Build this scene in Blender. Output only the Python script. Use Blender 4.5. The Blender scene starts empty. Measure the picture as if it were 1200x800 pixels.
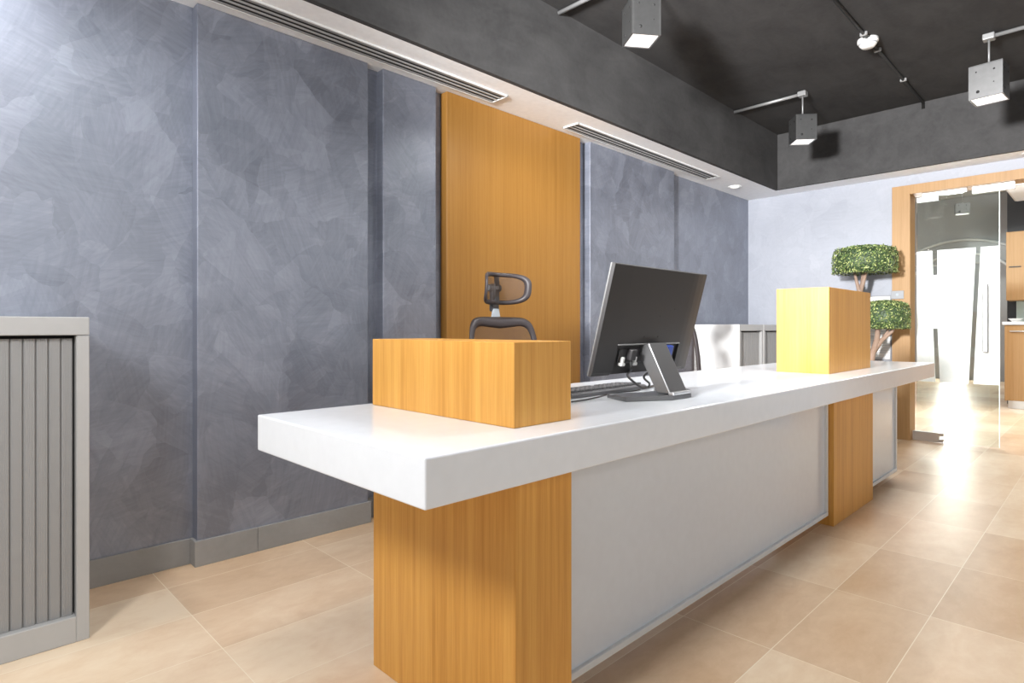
import bpy, bmesh, math, random
from math import sin, cos, pi, radians as R
from mathutils import Vector, Matrix

random.seed(7)
SC = bpy.context.scene
COL = SC.collection

# ------------------------------------------------------------------ helpers
class MB:
    """collects shapes into one mesh"""
    def __init__(s):
        s.bm = bmesh.new(); s.mats = []; s.mi = 0
    def mat(s, m):
        if m not in s.mats: s.mats.append(m)
        s.mi = s.mats.index(m); return s
    def _fin(s, faces):
        for f in faces: f.material_index = s.mi
    def box(s, a, b, bev=0.0, seg=2, M=None):
        x0, y0, z0 = [min(a[i], b[i]) for i in range(3)]; x1, y1, z1 = [max(a[i], b[i]) for i in range(3)]
        t = bmesh.new()
        v = [t.verts.new(p) for p in ((x0,y0,z0),(x1,y0,z0),(x1,y1,z0),(x0,y1,z0),(x0,y0,z1),(x1,y0,z1),(x1,y1,z1),(x0,y1,z1))]
        for q in ((0,3,2,1),(4,5,6,7),(0,1,5,4),(1,2,6,5),(2,3,7,6),(3,0,4,7)): t.faces.new([v[i] for i in q])
        if bev > 0:
            bmesh.ops.bevel(t, geom=t.edges[:], offset=bev, segments=seg, affect='EDGES', profile=.5)
        s.merge(t, M); return s
    def merge(s, t, M=None):
        mp = {}
        for v in t.verts:
            mp[v] = s.bm.verts.new(M @ v.co if M else v.co)
        for f in t.faces:
            try:
                g = s.bm.faces.new([mp[v] for v in f.verts]); g.material_index = s.mi; g.smooth = f.smooth
            except ValueError: pass
        t.free()
    def prism(s, pts, axis, a, b, bev=0.0, M=None):
        """polygon pts (2D) extruded along axis from a to b"""
        def P(u, w, h):
            return {'x': (h,u,w), 'y': (u,h,w), 'z': (u,w,h)}[axis]
        t = bmesh.new()
        lo = [t.verts.new(P(u,w,a)) for u,w in pts]; hi = [t.verts.new(P(u,w,b)) for u,w in pts]
        n = len(pts)
        t.faces.new(lo); t.faces.new(hi)
        for i in range(n): t.faces.new([lo[i], lo[(i+1)%n], hi[(i+1)%n], hi[i]])
        bmesh.ops.recalc_face_normals(t, faces=t.faces[:])
        if bev > 0: bmesh.ops.bevel(t, geom=t.edges[:], offset=bev, segments=2, affect='EDGES', profile=.5)
        s.merge(t, M); return s
    def tube(s, pts, r, n=10, cap=True, M=None, flat=1.0):
        """tube along polyline; r a number or list"""
        pts = [Vector(p) for p in pts]; t = bmesh.new(); rings = []
        rr = r if isinstance(r, (list, tuple)) else [r]*len(pts)
        up = Vector((0,0,1)); prev = None
        for i, p in enumerate(pts):
            d = (pts[min(i+1,len(pts)-1)] - pts[max(i-1,0)]).normalized()
            if prev is None:
                a = d.cross(up) if abs(d.dot(up)) < .95 else d.cross(Vector((1,0,0)))
            else:
                a = prev - d*prev.dot(d)
            a.normalize(); prev = a; b = d.cross(a)
            rings.append([t.verts.new(p + (a*cos(2*pi*k/n) + b*sin(2*pi*k/n)*flat)*rr[i]) for k in range(n)])
        for i in range(len(rings)-1):
            for k in range(n):
                f = t.faces.new([rings[i][k], rings[i][(k+1)%n], rings[i+1][(k+1)%n], rings[i+1][k]]); f.smooth = True
        if cap:
            t.faces.new(rings[0]); t.faces.new(rings[-1])
        bmesh.ops.recalc_face_normals(t, faces=t.faces[:])
        s.merge(t, M); return s
    def lathe(s, prof, c=(0,0,0), n=32, M=None, smooth=True):
        """prof: list of (r,z)"""
        t = bmesh.new(); rings = []
        for r, z in prof:
            if r < 1e-6: rings.append([t.verts.new((c[0],c[1],c[2]+z))])
            else: rings.append([t.verts.new((c[0]+r*cos(2*pi*k/n), c[1]+r*sin(2*pi*k/n), c[2]+z)) for k in range(n)])
        for a, b in zip(rings, rings[1:]):
            for k in range(n):
                q = []
                for w in (a[k%len(a)], a[(k+1)%len(a)], b[(k+1)%len(b)], b[k%len(b)]):
                    if w not in q: q.append(w)
                if len(q) > 2:
                    f = t.faces.new(q); f.smooth = smooth
        bmesh.ops.recalc_face_normals(t, faces=t.faces[:])
        s.merge(t, M); return s
    def quad(s, ps, smooth=False):
        f = s.bm.faces.new([s.bm.verts.new(p) for p in ps]); f.material_index = s.mi; f.smooth = smooth; return s
    def obj(s, name, mat=None, parent=None, loc=(0,0,0), smooth_angle=None):
        me = bpy.data.meshes.new(name)
        if mat is not None and not s.mats: s.mats = [mat]
        s.bm.normal_update(); s.bm.to_mesh(me); s.bm.free()
        for m in s.mats: me.materials.append(m)
        o = bpy.data.objects.new(name, me); COL.objects.link(o)
        o.location = loc
        if parent is not None: o.parent = parent
        return o

def tag(o, label=None, cat=None, group=None, kind=None):
    if label: o['label'] = label
    if cat: o['category'] = cat
    if group: o['group'] = group
    if kind: o['kind'] = kind
    return o

def empty(name, loc=(0,0,0), rz=0.0):
    o = bpy.data.objects.new(name, None); COL.objects.link(o)
    o.empty_display_size = .1; o.location = loc; o.rotation_euler = (0,0,rz); return o

def copy_tree(o, parent=None):
    c = o.copy(); COL.objects.link(c)
    if parent is not None: c.parent = parent
    for ch in list(o.children): copy_tree(ch, c)
    return c

def structure(o, label=None):
    o['kind'] = 'structure'
    if label: o['label'] = label
    return o

# ------------------------------------------------------------------ materials
def nt(name):
    m = bpy.data.materials.new(name); m.use_nodes = True
    t = m.node_tree; b = t.nodes['Principled BSDF']
    return m, t, b
def node(t, kind, **kw):
    n = t.nodes.new(kind)
    for k, v in kw.items():
        if k in n.inputs.keys(): n.inputs[k].default_value = v
        else: setattr(n, k, v)
    return n
def lk(t, a, ao, b, bi): t.links.new(a.outputs[ao], b.inputs[bi])
def math_n(t, op, a, b=None):
    n = t.nodes.new('ShaderNodeMath'); n.operation = op
    for i, v in enumerate((a, b)):
        if v is None: continue
        if isinstance(v, (int, float)): n.inputs[i].default_value = v
        else: t.links.new(v, n.inputs[i])
    return n.outputs[0]
def ramp(t, src, stops):
    n = t.nodes.new('ShaderNodeValToRGB'); e = n.color_ramp.elements
    while len(e) < len(stops): e.new(.5)
    for el, (p, c) in zip(e, stops): el.position = p; el.color = (*c, 1)
    t.links.new(src, n.inputs[0]); return n.outputs[0]
def coords(t, scale=(1,1,1), rot=(0,0,0), loc=(0,0,0), kind='Object'):
    tc = t.nodes.new('ShaderNodeTexCoord'); mp = t.nodes.new('ShaderNodeMapping')
    mp.inputs['Scale'].default_value = scale; mp.inputs['Rotation'].default_value = rot; mp.inputs['Location'].default_value = loc
    t.links.new(tc.outputs[kind], mp.inputs['Vector']); return mp.outputs[0]
def noise(t, vec, scale, detail=4, rough=.5, dist=0.0):
    n = node(t, 'ShaderNodeTexNoise', Scale=scale, Detail=detail, Roughness=rough, Distortion=dist)
    t.links.new(vec, n.inputs['Vector']); return n.outputs['Fac']
def bump(t, b, src, strength=.2, dist=.01):
    n = node(t, 'ShaderNodeBump', Strength=strength, Distance=dist)
    t.links.new(src, n.inputs['Height']); t.links.new(n.outputs[0], b.inputs['Normal'])

def plain(name, col, rough=.5, metal=0.0, spec=.5, emit=None, estr=0.0, var=0.0, coat=0.0):
    m, t, b = nt(name)
    b.inputs['Roughness'].default_value = rough; b.inputs['Metallic'].default_value = metal
    b.inputs['Specular IOR Level'].default_value = spec; b.inputs['Coat Weight'].default_value = coat
    f = noise(t, coords(t), 30, 3)
    k = max(var, .015)
    t.links.new(ramp(t, f, [(.3, tuple(c*(1-k) for c in col)), (.7, tuple(min(1, c*(1+k)) for c in col))]), b.inputs['Base Color'])
    if emit:
        b.inputs['Emission Color'].default_value = (*emit, 1); b.inputs['Emission Strength'].default_value = estr
    return m

def wood(name, light, dark, scale=1.0, rough=.42):
    m, t, b = nt(name)
    v = coords(t, (70*scale, 70*scale, 1.1))
    v2 = coords(t, (14*scale, 14*scale, .35))
    v3 = coords(t, (260*scale, 260*scale, 9))
    a = noise(t, v, 1.0, 4, .6, .3); c = noise(t, v2, 1.0, 3, .5, .6); d = noise(t, v3, 1.0, 2, .5)
    f = math_n(t, 'ADD', math_n(t, 'MULTIPLY', a, .45), math_n(t, 'ADD', math_n(t, 'MULTIPLY', c, .35), math_n(t, 'MULTIPLY', d, .2)))
    col = ramp(t, f, [(.36, dark), (.52, tuple((x+y)/2*1.04 for x, y in zip(light, dark))), (.64, light)])
    t.links.new(col, b.inputs['Base Color']); b.inputs['Roughness'].default_value = rough
    b.inputs['Specular IOR Level'].default_value = .35
    bump(t, b, d, .06, .002)
    return m

def plaster(name, dark, mid, light, rough=.42, axis='yz', contrast=1.0, spec=.5, scale=1.0, metal=0.0):
    """trowelled polished plaster: overlapping trowel strokes, each shading from one edge to the other, plus fine drag lines"""
    m, t, b = nt(name)
    tc = t.nodes.new('ShaderNodeTexCoord')
    cells = []
    def layer(sc, ang, seed, stretch, dist):
        rot = (ang, 0, 0) if axis == 'yz' else (0, ang, 0)
        m1 = t.nodes.new('ShaderNodeMapping'); m1.inputs['Rotation'].default_value = rot
        t.links.new(tc.outputs['Object'], m1.inputs['Vector'])
        mp = t.nodes.new('ShaderNodeMapping')
        mp.inputs['Scale'].default_value = (sc*stretch, sc*stretch, sc)
        mp.inputs['Location'].default_value = (seed, seed*1.7, seed*.6)
        t.links.new(m1.outputs[0], mp.inputs['Vector'])
        nz = node(t, 'ShaderNodeTexNoise', Scale=1.1, Detail=2.2, Roughness=.5)
        t.links.new(mp.outputs[0], nz.inputs['Vector'])
        mx = t.nodes.new('ShaderNodeVectorMath'); mx.operation = 'MULTIPLY_ADD'
        t.links.new(nz.outputs['Color'], mx.inputs[0]); mx.inputs[1].default_value = (dist,)*3; t.links.new(mp.outputs[0], mx.inputs[2])
        vo = node(t, 'ShaderNodeTexVoronoi', Scale=1.0); vo.feature = 'F1'
        t.links.new(mx.outputs[0], vo.inputs['Vector'])
        df = t.nodes.new('ShaderNodeVectorMath'); df.operation = 'SUBTRACT'
        t.links.new(mx.outputs[0], df.inputs[0]); t.links.new(vo.outputs['Position'], df.inputs[1])
        cc = t.nodes.new('ShaderNodeVectorMath'); cc.operation = 'SUBTRACT'
        t.links.new(vo.outputs['Color'], cc.inputs[0]); cc.inputs[1].default_value = (.5, .5, .5)
        dt = t.nodes.new('ShaderNodeVectorMath'); dt.operation = 'DOT_PRODUCT'
        t.links.new(df.outputs[0], dt.inputs[0]); t.links.new(cc.outputs[0], dt.inputs[1])
        sp = t.nodes.new('ShaderNodeSeparateColor'); t.links.new(vo.outputs['Color'], sp.inputs[0])
        cells.append(sp.outputs[1])
        return math_n(t, 'ADD', math_n(t, 'MULTIPLY', sp.outputs[0], .45), math_n(t, 'ADD', .27, math_n(t, 'MULTIPLY', dt.outputs['Value'], .75)))
    A = layer(5.6*scale, .7, 3.1, .55, .9); B = layer(10.5*scale, -.6, 8.3, .6, .8); C = layer(3.2*scale, .15, 5.7, .7, 1.0); D = layer(6.8*scale, 1.9, 1.3, .5, .9)
    st = noise(t, coords(t, (9, 9, 70), (.55, 0, 0) if axis == 'yz' else (0, .55, 0)), 1.0, 3, .6, .3)
    st2 = noise(t, coords(t, (60, 60, 8), (.3, 0, 0) if axis == 'yz' else (0, .3, 0)), 1.0, 3, .6, .3)
    cl = noise(t, coords(t), .9, 2, .5)
    def drag(cell):
        # fine drag lines running a different way inside every trowel stroke
        vr = t.nodes.new('ShaderNodeVectorRotate'); vr.rotation_type = 'X_AXIS' if axis == 'yz' else 'Y_AXIS'
        t.links.new(tc.outputs['Object'], vr.inputs['Vector']); t.links.new(math_n(t, 'MULTIPLY', cell, 3.1), vr.inputs['Angle'])
        mp = t.nodes.new('ShaderNodeMapping'); mp.inputs['Scale'].default_value = (5, 5, 75)
        t.links.new(vr.outputs[0], mp.inputs['Vector'])
        return noise(t, mp.outputs[0], 1.0, 3, .6, .2)
    dg, dg2 = drag(cells[0]), drag(cells[3])
    f = math_n(t, 'ADD', math_n(t, 'MULTIPLY', A, .24), math_n(t, 'MULTIPLY', B, .14))
    f = math_n(t, 'ADD', f, math_n(t, 'MULTIPLY', C, .09))
    f = math_n(t, 'ADD', f, math_n(t, 'MULTIPLY', D, .18))
    f = math_n(t, 'ADD', f, math_n(t, 'MULTIPLY', st, .12))
    f = math_n(t, 'ADD', f, math_n(t, 'MULTIPLY', st2, .08))
    f = math_n(t, 'ADD', f, math_n(t, 'MULTIPLY', cl, .15))
    f = math_n(t, 'ADD', f, math_n(t, 'MULTIPLY', math_n(t, 'SUBTRACT', math_n(t, 'ADD', dg, dg2), 1.0), .26))
    h = .27/contrast
    col = ramp(t, f, [(.5-h, dark), (.5, mid), (.5+h, light)])
    t.links.new(col, b.inputs['Base Color'])
    rr = t.nodes.new('ShaderNodeMapRange'); rr.inputs['From Min'].default_value = .3; rr.inputs['From Max'].default_value = .7
    rr.inputs['To Min'].default_value = rough-.10; rr.inputs['To Max'].default_value = rough+.12
    t.links.new(f, rr.inputs['Value']); t.links.new(rr.outputs[0], b.inputs['Roughness'])
    b.inputs['Specular IOR Level'].default_value = spec; b.inputs['Metallic'].default_value = metal
    bump(t, b, f, .08, .003)
    return m

def concrete(name, dark, light, rough=.7):
    m, t, b = nt(name)
    a = noise(t, coords(t, (1,1,1)), 1.7, 6, .6, .6); c = noise(t, coords(t, (3, 1.2, 3), (0,0,.5)), 2.2, 5, .65, .8); d = noise(t, coords(t), 45, 3)
    f = math_n(t, 'ADD', math_n(t, 'MULTIPLY', a, .5), math_n(t, 'ADD', math_n(t, 'MULTIPLY', c, .38), math_n(t, 'MULTIPLY', d, .12)))
    t.links.new(ramp(t, f, [(.34, dark), (.68, light)]), b.inputs['Base Color'])
    b.inputs['Roughness'].default_value = rough; b.inputs['Specular IOR Level'].default_value = .05
    bump(t, b, f, .25, .01)
    return m

def tile_floor(name):
    m, t, b = nt(name)
    tc = t.nodes.new('ShaderNodeTexCoord'); sp = t.nodes.new('ShaderNodeSeparateXYZ'); t.links.new(tc.outputs['Object'], sp.inputs[0])
    cb = t.nodes.new('ShaderNodeCombineXYZ')
    t.links.new(math_n(t, 'ADD', sp.outputs[1], 20*.6085-.665), cb.inputs[0])
    t.links.new(math_n(t, 'ADD', sp.outputs[0], 30*.3015+.457), cb.inputs[1])
    br = node(t, 'ShaderNodeTexBrick', Scale=1.0)
    br.offset = 0.0; br.squash = 1.0
    br.inputs['Brick Width'].default_value = .6085; br.inputs['Row Height'].default_value = .3015
    br.inputs['Mortar Size'].default_value = .0016; br.inputs['Mortar Smooth'].default_value = .4
    br.inputs['Color1'].default_value = (.0,.0,.0,1); br.inputs['Color2'].default_value = (1,1,1,1); br.inputs['Bias'].default_value = 0.0
    t.links.new(cb.outputs[0], br.inputs['Vector'])
    sc = t.nodes.new('ShaderNodeSeparateColor'); t.links.new(br.outputs['Color'], sc.inputs[0])
    v1 = coords(t, (1.6, 1.0, 1)); a = noise(t, v1, 2.6, 6, .62, .7); c = noise(t, coords(t, (9, 4, 4)), 2.0, 5, .7, .4)
    f = math_n(t, 'ADD', math_n(t, 'MULTIPLY', sc.outputs[0], .30), math_n(t, 'ADD', math_n(t, 'MULTIPLY', a, .42), math_n(t, 'MULTIPLY', c, .28)))
    col = ramp(t, f, [(.30, FL[0]), (.5, FL[1]), (.68, FL[2])])
    mx = t.nodes.new('ShaderNodeMix'); mx.data_type = 'RGBA'
    t.links.new(br.outputs['Fac'], mx.inputs['Factor']); t.links.new(col, mx.inputs[6]); mx.inputs[7].default_value = (*FL[3], 1)
    t.links.new(mx.outputs[2], b.inputs['Base Color'])
    rr = t.nodes.new('ShaderNodeMapRange'); rr.inputs['To Min'].default_value = .24; rr.inputs['To Max'].default_value = .40
    t.links.new(a, rr.inputs['Value']); t.links.new(rr.outputs[0], b.inputs['Roughness'])
    b.inputs['Specular IOR Level'].default_value = .45
    inv = math_n(t, 'SUBTRACT', 1.0, br.outputs['Fac']); bump(t, b, inv, .15, .002)
    return m

def glass_mat(name, tint=(.93,.97,.95)):
    m = bpy.data.materials.new(name); m.use_nodes = True; t = m.node_tree; t.nodes.clear()
    o = t.nodes.new('ShaderNodeOutputMaterial'); mix = t.nodes.new('ShaderNodeMixShader')
    tr = node(t, 'ShaderNodeBsdfTransparent', Color=(*tint, 1)); gl = node(t, 'ShaderNodeBsdfGlossy', Color=(1,1,1,1), Roughness=.02)
    fr = node(t, 'ShaderNodeFresnel', IOR=1.5)
    t.links.new(fr.outputs[0], mix.inputs[0]); t.links.new(tr.outputs[0], mix.inputs[1]); t.links.new(gl.outputs[0], mix.inputs[2]); t.links.new(mix.outputs[0], o.inputs[0])
    return m
def film_mat(name):
    m = bpy.data.materials.new(name); m.use_nodes = True; t = m.node_tree; t.nodes.clear()
    o = t.nodes.new('ShaderNodeOutputMaterial'); mix = t.nodes.new('ShaderNodeMixShader')
    nz = noise(t, coords(t), 60, 2); c = ramp(t, nz, [(.3, (.93,.95,.95)), (.7, (.97,.98,.98))])
    tr = t.nodes.new('ShaderNodeBsdfTranslucent'); df = t.nodes.new('ShaderNodeBsdfDiffuse')
    t.links.new(c, tr.inputs['Color']); t.links.new(c, df.inputs['Color']); mix.inputs[0].default_value = .5
    t.links.new(tr.outputs[0], mix.inputs[1]); t.links.new(df.outputs[0], mix.inputs[2]); t.links.new(mix.outputs[0], o.inputs[0])
    return m
def net_mat(name, col, hole=.5):
    """woven net: fine threads with holes between"""
    m = bpy.data.materials.new(name); m.use_nodes = True; t = m.node_tree; t.nodes.clear()
    o = t.nodes.new('ShaderNodeOutputMaterial'); mix = t.nodes.new('ShaderNodeMixShader')
    tr = t.nodes.new('ShaderNodeBsdfTransparent'); df = node(t, 'ShaderNodeBsdfDiffuse', Color=(*col, 1))
    w = node(t, 'ShaderNodeTexWave', Scale=90.0, Distortion=0.0); w.wave_type = 'BANDS'; w.bands_direction = 'Z'
    w2 = node(t, 'ShaderNodeTexWave', Scale=90.0, Distortion=0.0); w2.wave_type = 'BANDS'; w2.bands_direction = 'Y'
    v = coords(t); t.links.new(v, w.inputs['Vector']); t.links.new(v, w2.inputs['Vector'])
    mx = math_n(t, 'MULTIPLY', w.outputs['Fac'], w2.outputs['Fac'])
    f = math_n(t, 'LESS_THAN', mx, 1-hole)
    f = math_n(t, 'GREATER_THAN', mx, hole*.55)
    g = math_n(t, 'SUBTRACT', 1.0, f)
    t.links.new(g, mix.inputs[0]); t.links.new(tr.outputs[0], mix.inputs[1]); t.links.new(df.outputs[0], mix.inputs[2]); t.links.new(mix.outputs[0], o.inputs[0])
    return m

FL = [(.55,.365,.215), (.68,.50,.335), (.79,.645,.475), (.84,.735,.58)]
M = {}
M['plaster'] = plaster('blue_grey_plaster', (.158,.171,.212), (.213,.231,.284), (.290,.312,.375), .42, contrast=1.3, spec=.9, metal=.25)
M['plaster_lit'] = plaster('lit_plaster', (.325,.342,.39), (.36,.378,.428), (.40,.418,.468), .5, axis='xz', contrast=1.2)  # same stucco as the left wall, lightened to stand for strong light
M['white'] = plain('white_ceiling_paint', (.92,.93,.945), .6, var=.03)
M['dark'] = concrete('dark_grey_concrete', (.040,.0392,.040), (.072,.0705,.0705))
M['bulkhead'] = concrete('grey_bulkhead_concrete', (.052,.0512,.052), (.092,.0905,.0905))
M['floor'] = tile_floor('beige_stone_tile')
M['skirt'] = concrete('grey_skirting_tile', (.24,.235,.23), (.32,.312,.305), .5)
M['oak'] = wood('oak_veneer', (.72,.385,.095), (.54,.245,.044))
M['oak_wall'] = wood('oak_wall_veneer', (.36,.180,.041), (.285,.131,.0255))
M['oak_pale'] = wood('oak_door_veneer', (.43,.26,.118), (.35,.20,.08))
M['quartz'] = plain('white_quartz', (.80,.828,.865), .16, spec=.5, var=.012)
M['panel'] = plain('grey_gloss_panel', (.64,.69,.755), .14, spec=.5, coat=.2)
M['alu_white'] = plain('pale_aluminium_trim', (.72,.73,.73), .35, spec=.5)
M['steel_grey'] = plain('grey_painted_steel', (.40,.40,.397), .38)
M['slat'] = plain('grey_shutter_slat', (.27,.27,.27), .42)
M['slot_dark'] = plain('dark_slot', (.02,.02,.02), .8)
M['black_plastic'] = plain('black_plastic', (.045,.043,.045), .45)
M['monitor_back'] = plain('dark_grey_monitor_plastic', (.040,.0385,.039), .45, spec=.3)
M['monitor_side'] = plain('grey_monitor_edge', (.13,.13,.13), .4)
M['screen'] = plain('black_screen', (.01,.01,.012), .1)
M['gunmetal'] = plain('gunmetal_stand', (.13,.13,.132), .32, metal=.4)
M['silver'] = plain('brushed_silver', (.62,.62,.63), .3, metal=.8)
M['bright_metal'] = plain('satin_stainless', (.90,.91,.91), .28, metal=.55)
M['blue'] = plain('blue_connector', (.02,.07,.42), .4)
M['white_plastic'] = plain('white_plastic', (.82,.82,.80), .4)
M['grey_plastic'] = plain('grey_plastic', (.30,.31,.33), .45)
M['key_case'] = plain('charcoal_keyboard_case', (.10,.10,.105), .4)
M['handle'] = plain('brushed_handle_steel', (.30,.30,.30), .35, metal=.6)
M['cab_side'] = plain('off_white_cabinet_side', (.78,.78,.775), .4)
M['key'] = plain('dark_key_plastic', (.075,.075,.078), .5)
M['chair_frame'] = plain('dark_chair_frame', (.042,.034,.036), .45)
M['net'] = net_mat('dark_chair_net', (.10,.075,.062), .36)
M['seat_fabric'] = plain('black_seat_fabric', (.03,.03,.032), .9, var=.2)
M['lamp_grey'] = plain('cast_grey_lamp_body', (.24,.24,.24), .36, metal=.9, var=.05)
M['lamp_led'] = plain('lit_led_diffuser', (.9,.9,.9), .4, emit=(1,.98,.96), estr=.95)
M['pipe'] = plain('grey_conduit_pipe', (.32,.32,.32), .4, metal=.4)
M['black_cable'] = plain('black_conduit', (.012,.012,.012), .5)
M['leaf_a'] = plain('leaf_mid_green', (.13,.195,.055), .45, var=.3)
M['leaf_b'] = plain('leaf_light_green', (.40,.45,.17), .45, var=.3)
M['leaf_c'] = plain('leaf_dark_green', (.05,.085,.035), .5, var=.3)
M['bark'] = concrete('pale_brown_bark', (.30,.20,.145), (.50,.38,.31), .8)
M['pot'] = plain('dark_grey_pot', (.07,.07,.075), .4)
M['soil'] = plain('dark_soil', (.05,.035,.025), .95, var=.3)
M['glass'] = glass_mat('clear_door_glass')
M['film'] = film_mat('frosted_film')
M['glass_edge'] = plain('polished_glass_edge', (.80,.88,.86), .2)
M['splash'] = plain('pale_green_splashback', (.50,.60,.55), .15)
M['back_grey'] = plain('back_room_grey_paint', (.36,.365,.37), .6)
M['back_pale'] = plain('back_room_pale_paint', (.62,.63,.63), .6)
M['charcoal'] = plain('charcoal_paint', (.022,.024,.028), .5)
M['window_glow'] = plain('daylit_window', (.9,.95,1), .3, emit=(1,.97,.92), estr=18.0)
M['panel_light'] = plain('ceiling_panel_diffuser', (.7,.72,.72), .5, emit=(1,1,1), estr=.12)
M['steel_arm'] = plain('pale_blue_grey_plastic', (.38,.42,.46), .35)

# ------------------------------------------------------------------ camera
FPX, CX, CY, YAW = 699.214, 600.0, 384.7766, 45.4213
cd = bpy.data.cameras.new('camera'); cam = bpy.data.objects.new('camera', cd); COL.objects.link(cam)
cam.location = (0, 0, 1.0); cam.rotation_euler = (R(90), 0, R(YAW))
cd.sensor_width = 36; cd.sensor_fit = 'HORIZONTAL'; cd.lens = FPX/1200*36; cd.shift_y = (CY-400)/1200; cd.clip_start = .02
SC.camera = cam

# ------------------------------------------------------------------ setting
WP, WB, BY, ZS, ZC, BX, BYF = -2.717, -2.778, 6.292, 2.372, 2.914, -2.36, 6.013
XR, YN, YF = 4.0, -4.0, 14.6
structure(MB().box((-4.2, YN, -.12), (XR, YF, 0)).obj('floor', M['floor']))

wl = MB().box((WB-.15, YN, 0), (WB, BY+.14, ZC)).obj('wall_left', M['plaster']); structure(wl)
def panel(y0, y1):
    p = MB().box((WB-.01, y0, 0), (WP, y1, ZS-.001), .004, 2).obj('raised_plaster_panel', M['plaster'], wl)
for y0, y1 in ((.818, 1.634), (1.724, 2.072), (3.482, 4.665)): panel(y0, y1)

oak = MB().box((WB+.001, 2.15, .001), (WP, 3.368, ZS-.002), .002, 1).obj('wood_wall_panel', M['oak_wall'])
tag(oak, 'tall honey oak veneer panel on the left wall behind the office chair', 'wall panel')

# skirting follows the steps of the wall
sk = MB()
for y0, y1, x in ((YN, .806, WB), (1.634, 1.724, WB), (4.665, BY, WB)):
    sk.box((x+.0005, y0, 0), (x+.012, y1, .108), .0015, 1)
ys = [.806, 1.155, 1.646]
for y0, y1 in ((.806, 1.0655), (1.067, 1.646), (1.712, 2.084), (3.470, 4.677)):
    sk.box((WB+.001, y0, 0), (WP+.012, y1, .108), .0015, 1)
structure(sk.obj('baseboard_left', M['skirt']))
structure(MB().box((3.2, YN, 0), (3.35, 2.2, ZC)).obj('wall_light_block', M['back_pale']))  # unseen wall added to cut side light on the near desk front

# back wall with door opening
OX0, OX1, OZ = -1.301, .10, 2.200
bw = MB()
bw.box((WB, BY, 0), (OX0-.10, BY+.14, ZC)).box((OX1+.10, BY, 0), (XR, BY+.14, ZC)).box((OX0-.10, BY, OZ+.08), (OX1+.10, BY+.14, ZC))
bw = bw.obj('wall_back', M['plaster_lit']); structure(bw)
structure(MB().box((WB+.02, BY-.012, 0), (-1.442, BY-.0005, .108), .0015, 1).obj('baseboard_back', M['skirt']))

# ceiling, white soffits and dark bulkheads
structure(MB().box((WB-.15, YN, ZC), (XR, BY+.14, ZC+.12)).obj('ceiling', M['dark']))
so = MB()
so.box((WB, YN, ZS), (BX-.002, BYF, ZS+.05)).box((WB, BYF+.002, ZS), (XR, BY, ZS+.05))
structure(so.obj('ceiling_soffit', M['white']))
bh = MB().box((BX-.03, YN, ZS-.0005), (BX, BYF+.03, ZC)).box((BX, BYF, ZS-.0005), (XR, BYF+.03, ZC))
structure(bh.obj('ceiling_bulkhead', M['bulkhead']))

# ---- linear slot diffusers in the soffit
def vent(y0, y1, label):
    r = empty('slot_air_diffuser', (-2.588, (y0+y1)/2, ZS))
    h = (y1-y0)/2
    a, b = -.070, .070
    f = MB()
    for x0, x1 in ((a, a+.010), (b-.010, b)): f.box((x0, -h, -.010), (x1, h, -.0005), .002, 1)
    f.box((a, -h, -.010), (b, -h+.012, -.0005), .002, 1).box((a, h-.012, -.010), (b, h, -.0005), .002, 1)
    f.obj('frame', M['alu_white'], r)
    MB().box((a+.008, -h+.01, -.0035), (b-.008, h-.01, -.0008)).obj('slot_backing', M['slot_dark'], r)
    for k in range(4):
        x = a+.0115+k*.0335
        w = .0140
        MB().box((x, -h+.012, -.0085), (x+w, h-.012, -.0036), .002, 1).obj('fin', M['slat'] if k in (0, 3) else M['steel_grey'], r)
    tag(r, label, 'air vent', 'slot diffusers in the white soffit')
vent(-.6, 2.452, 'long white slot air vent in the soffit above the blue-grey panels, nearest the camera')
vent(3.100, 5.105, 'slot air vent in the soffit right of the oak wall panel')

def downlight(x, y, label, r=.062):
    e = empty('recessed_downlight', (x, y, ZS))
    MB().lathe([(r, -.0005), (r, -.006), (r*.86, -.009), (r*.70, -.003), (r*.70, -.0008)]).obj('trim_ring', M['white_plastic'], e)
    MB().lathe([(r*.68, -.0010), (r*.68, -.003), (0, -.004)]).obj('lamp', M['lamp_led'], e)
    tag(e, label, 'downlight', 'recessed downlights')
downlight(-2.598, 5.583, 'round recessed downlight in the left soffit beyond the slot vents')
downlight(-.47, 6.155, 'round recessed downlight in the narrow soffit strip above the door')

# ------------------------------------------------------------------ reception desk
DXF, DXB, DY0, DY1, DT, DB = -.8246, -1.539, .6052, 4.6215, .7803, .690
desk = empty('reception_desk', (-1.2, 2.6, 0))
O = Vector((-1.2, 2.6, 0))
def dbox(name, a, b, mat, bev=.002, parent=desk, seg=2):
    return MB().box(tuple(Vector(a)-O), tuple(Vector(b)-O), bev, seg).obj(name, mat, parent)
dbox('worktop', (DXB, DY0, DB), (DXF, DY1, DT), M['quartz'], .0035)
dbox('pedestal', (-1.553, .952, 0), (-.955, 1.150, DB-.0008), M['oak'], .0015)
dbox('pedestal', (-1.30, 3.270, 0), (-1.005, 3.956, DB-.0008), M['oak'], .0015)
dbox('raised_block', (-1.506, .920, DT+.0004), (-.927, 1.1135, .9700), M['oak'], .0015)
dbox('raised_block', (-1.222, 3.100, DT+.0004), (-.974, 3.785, 1.200), M['oak'], .0015)
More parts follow.
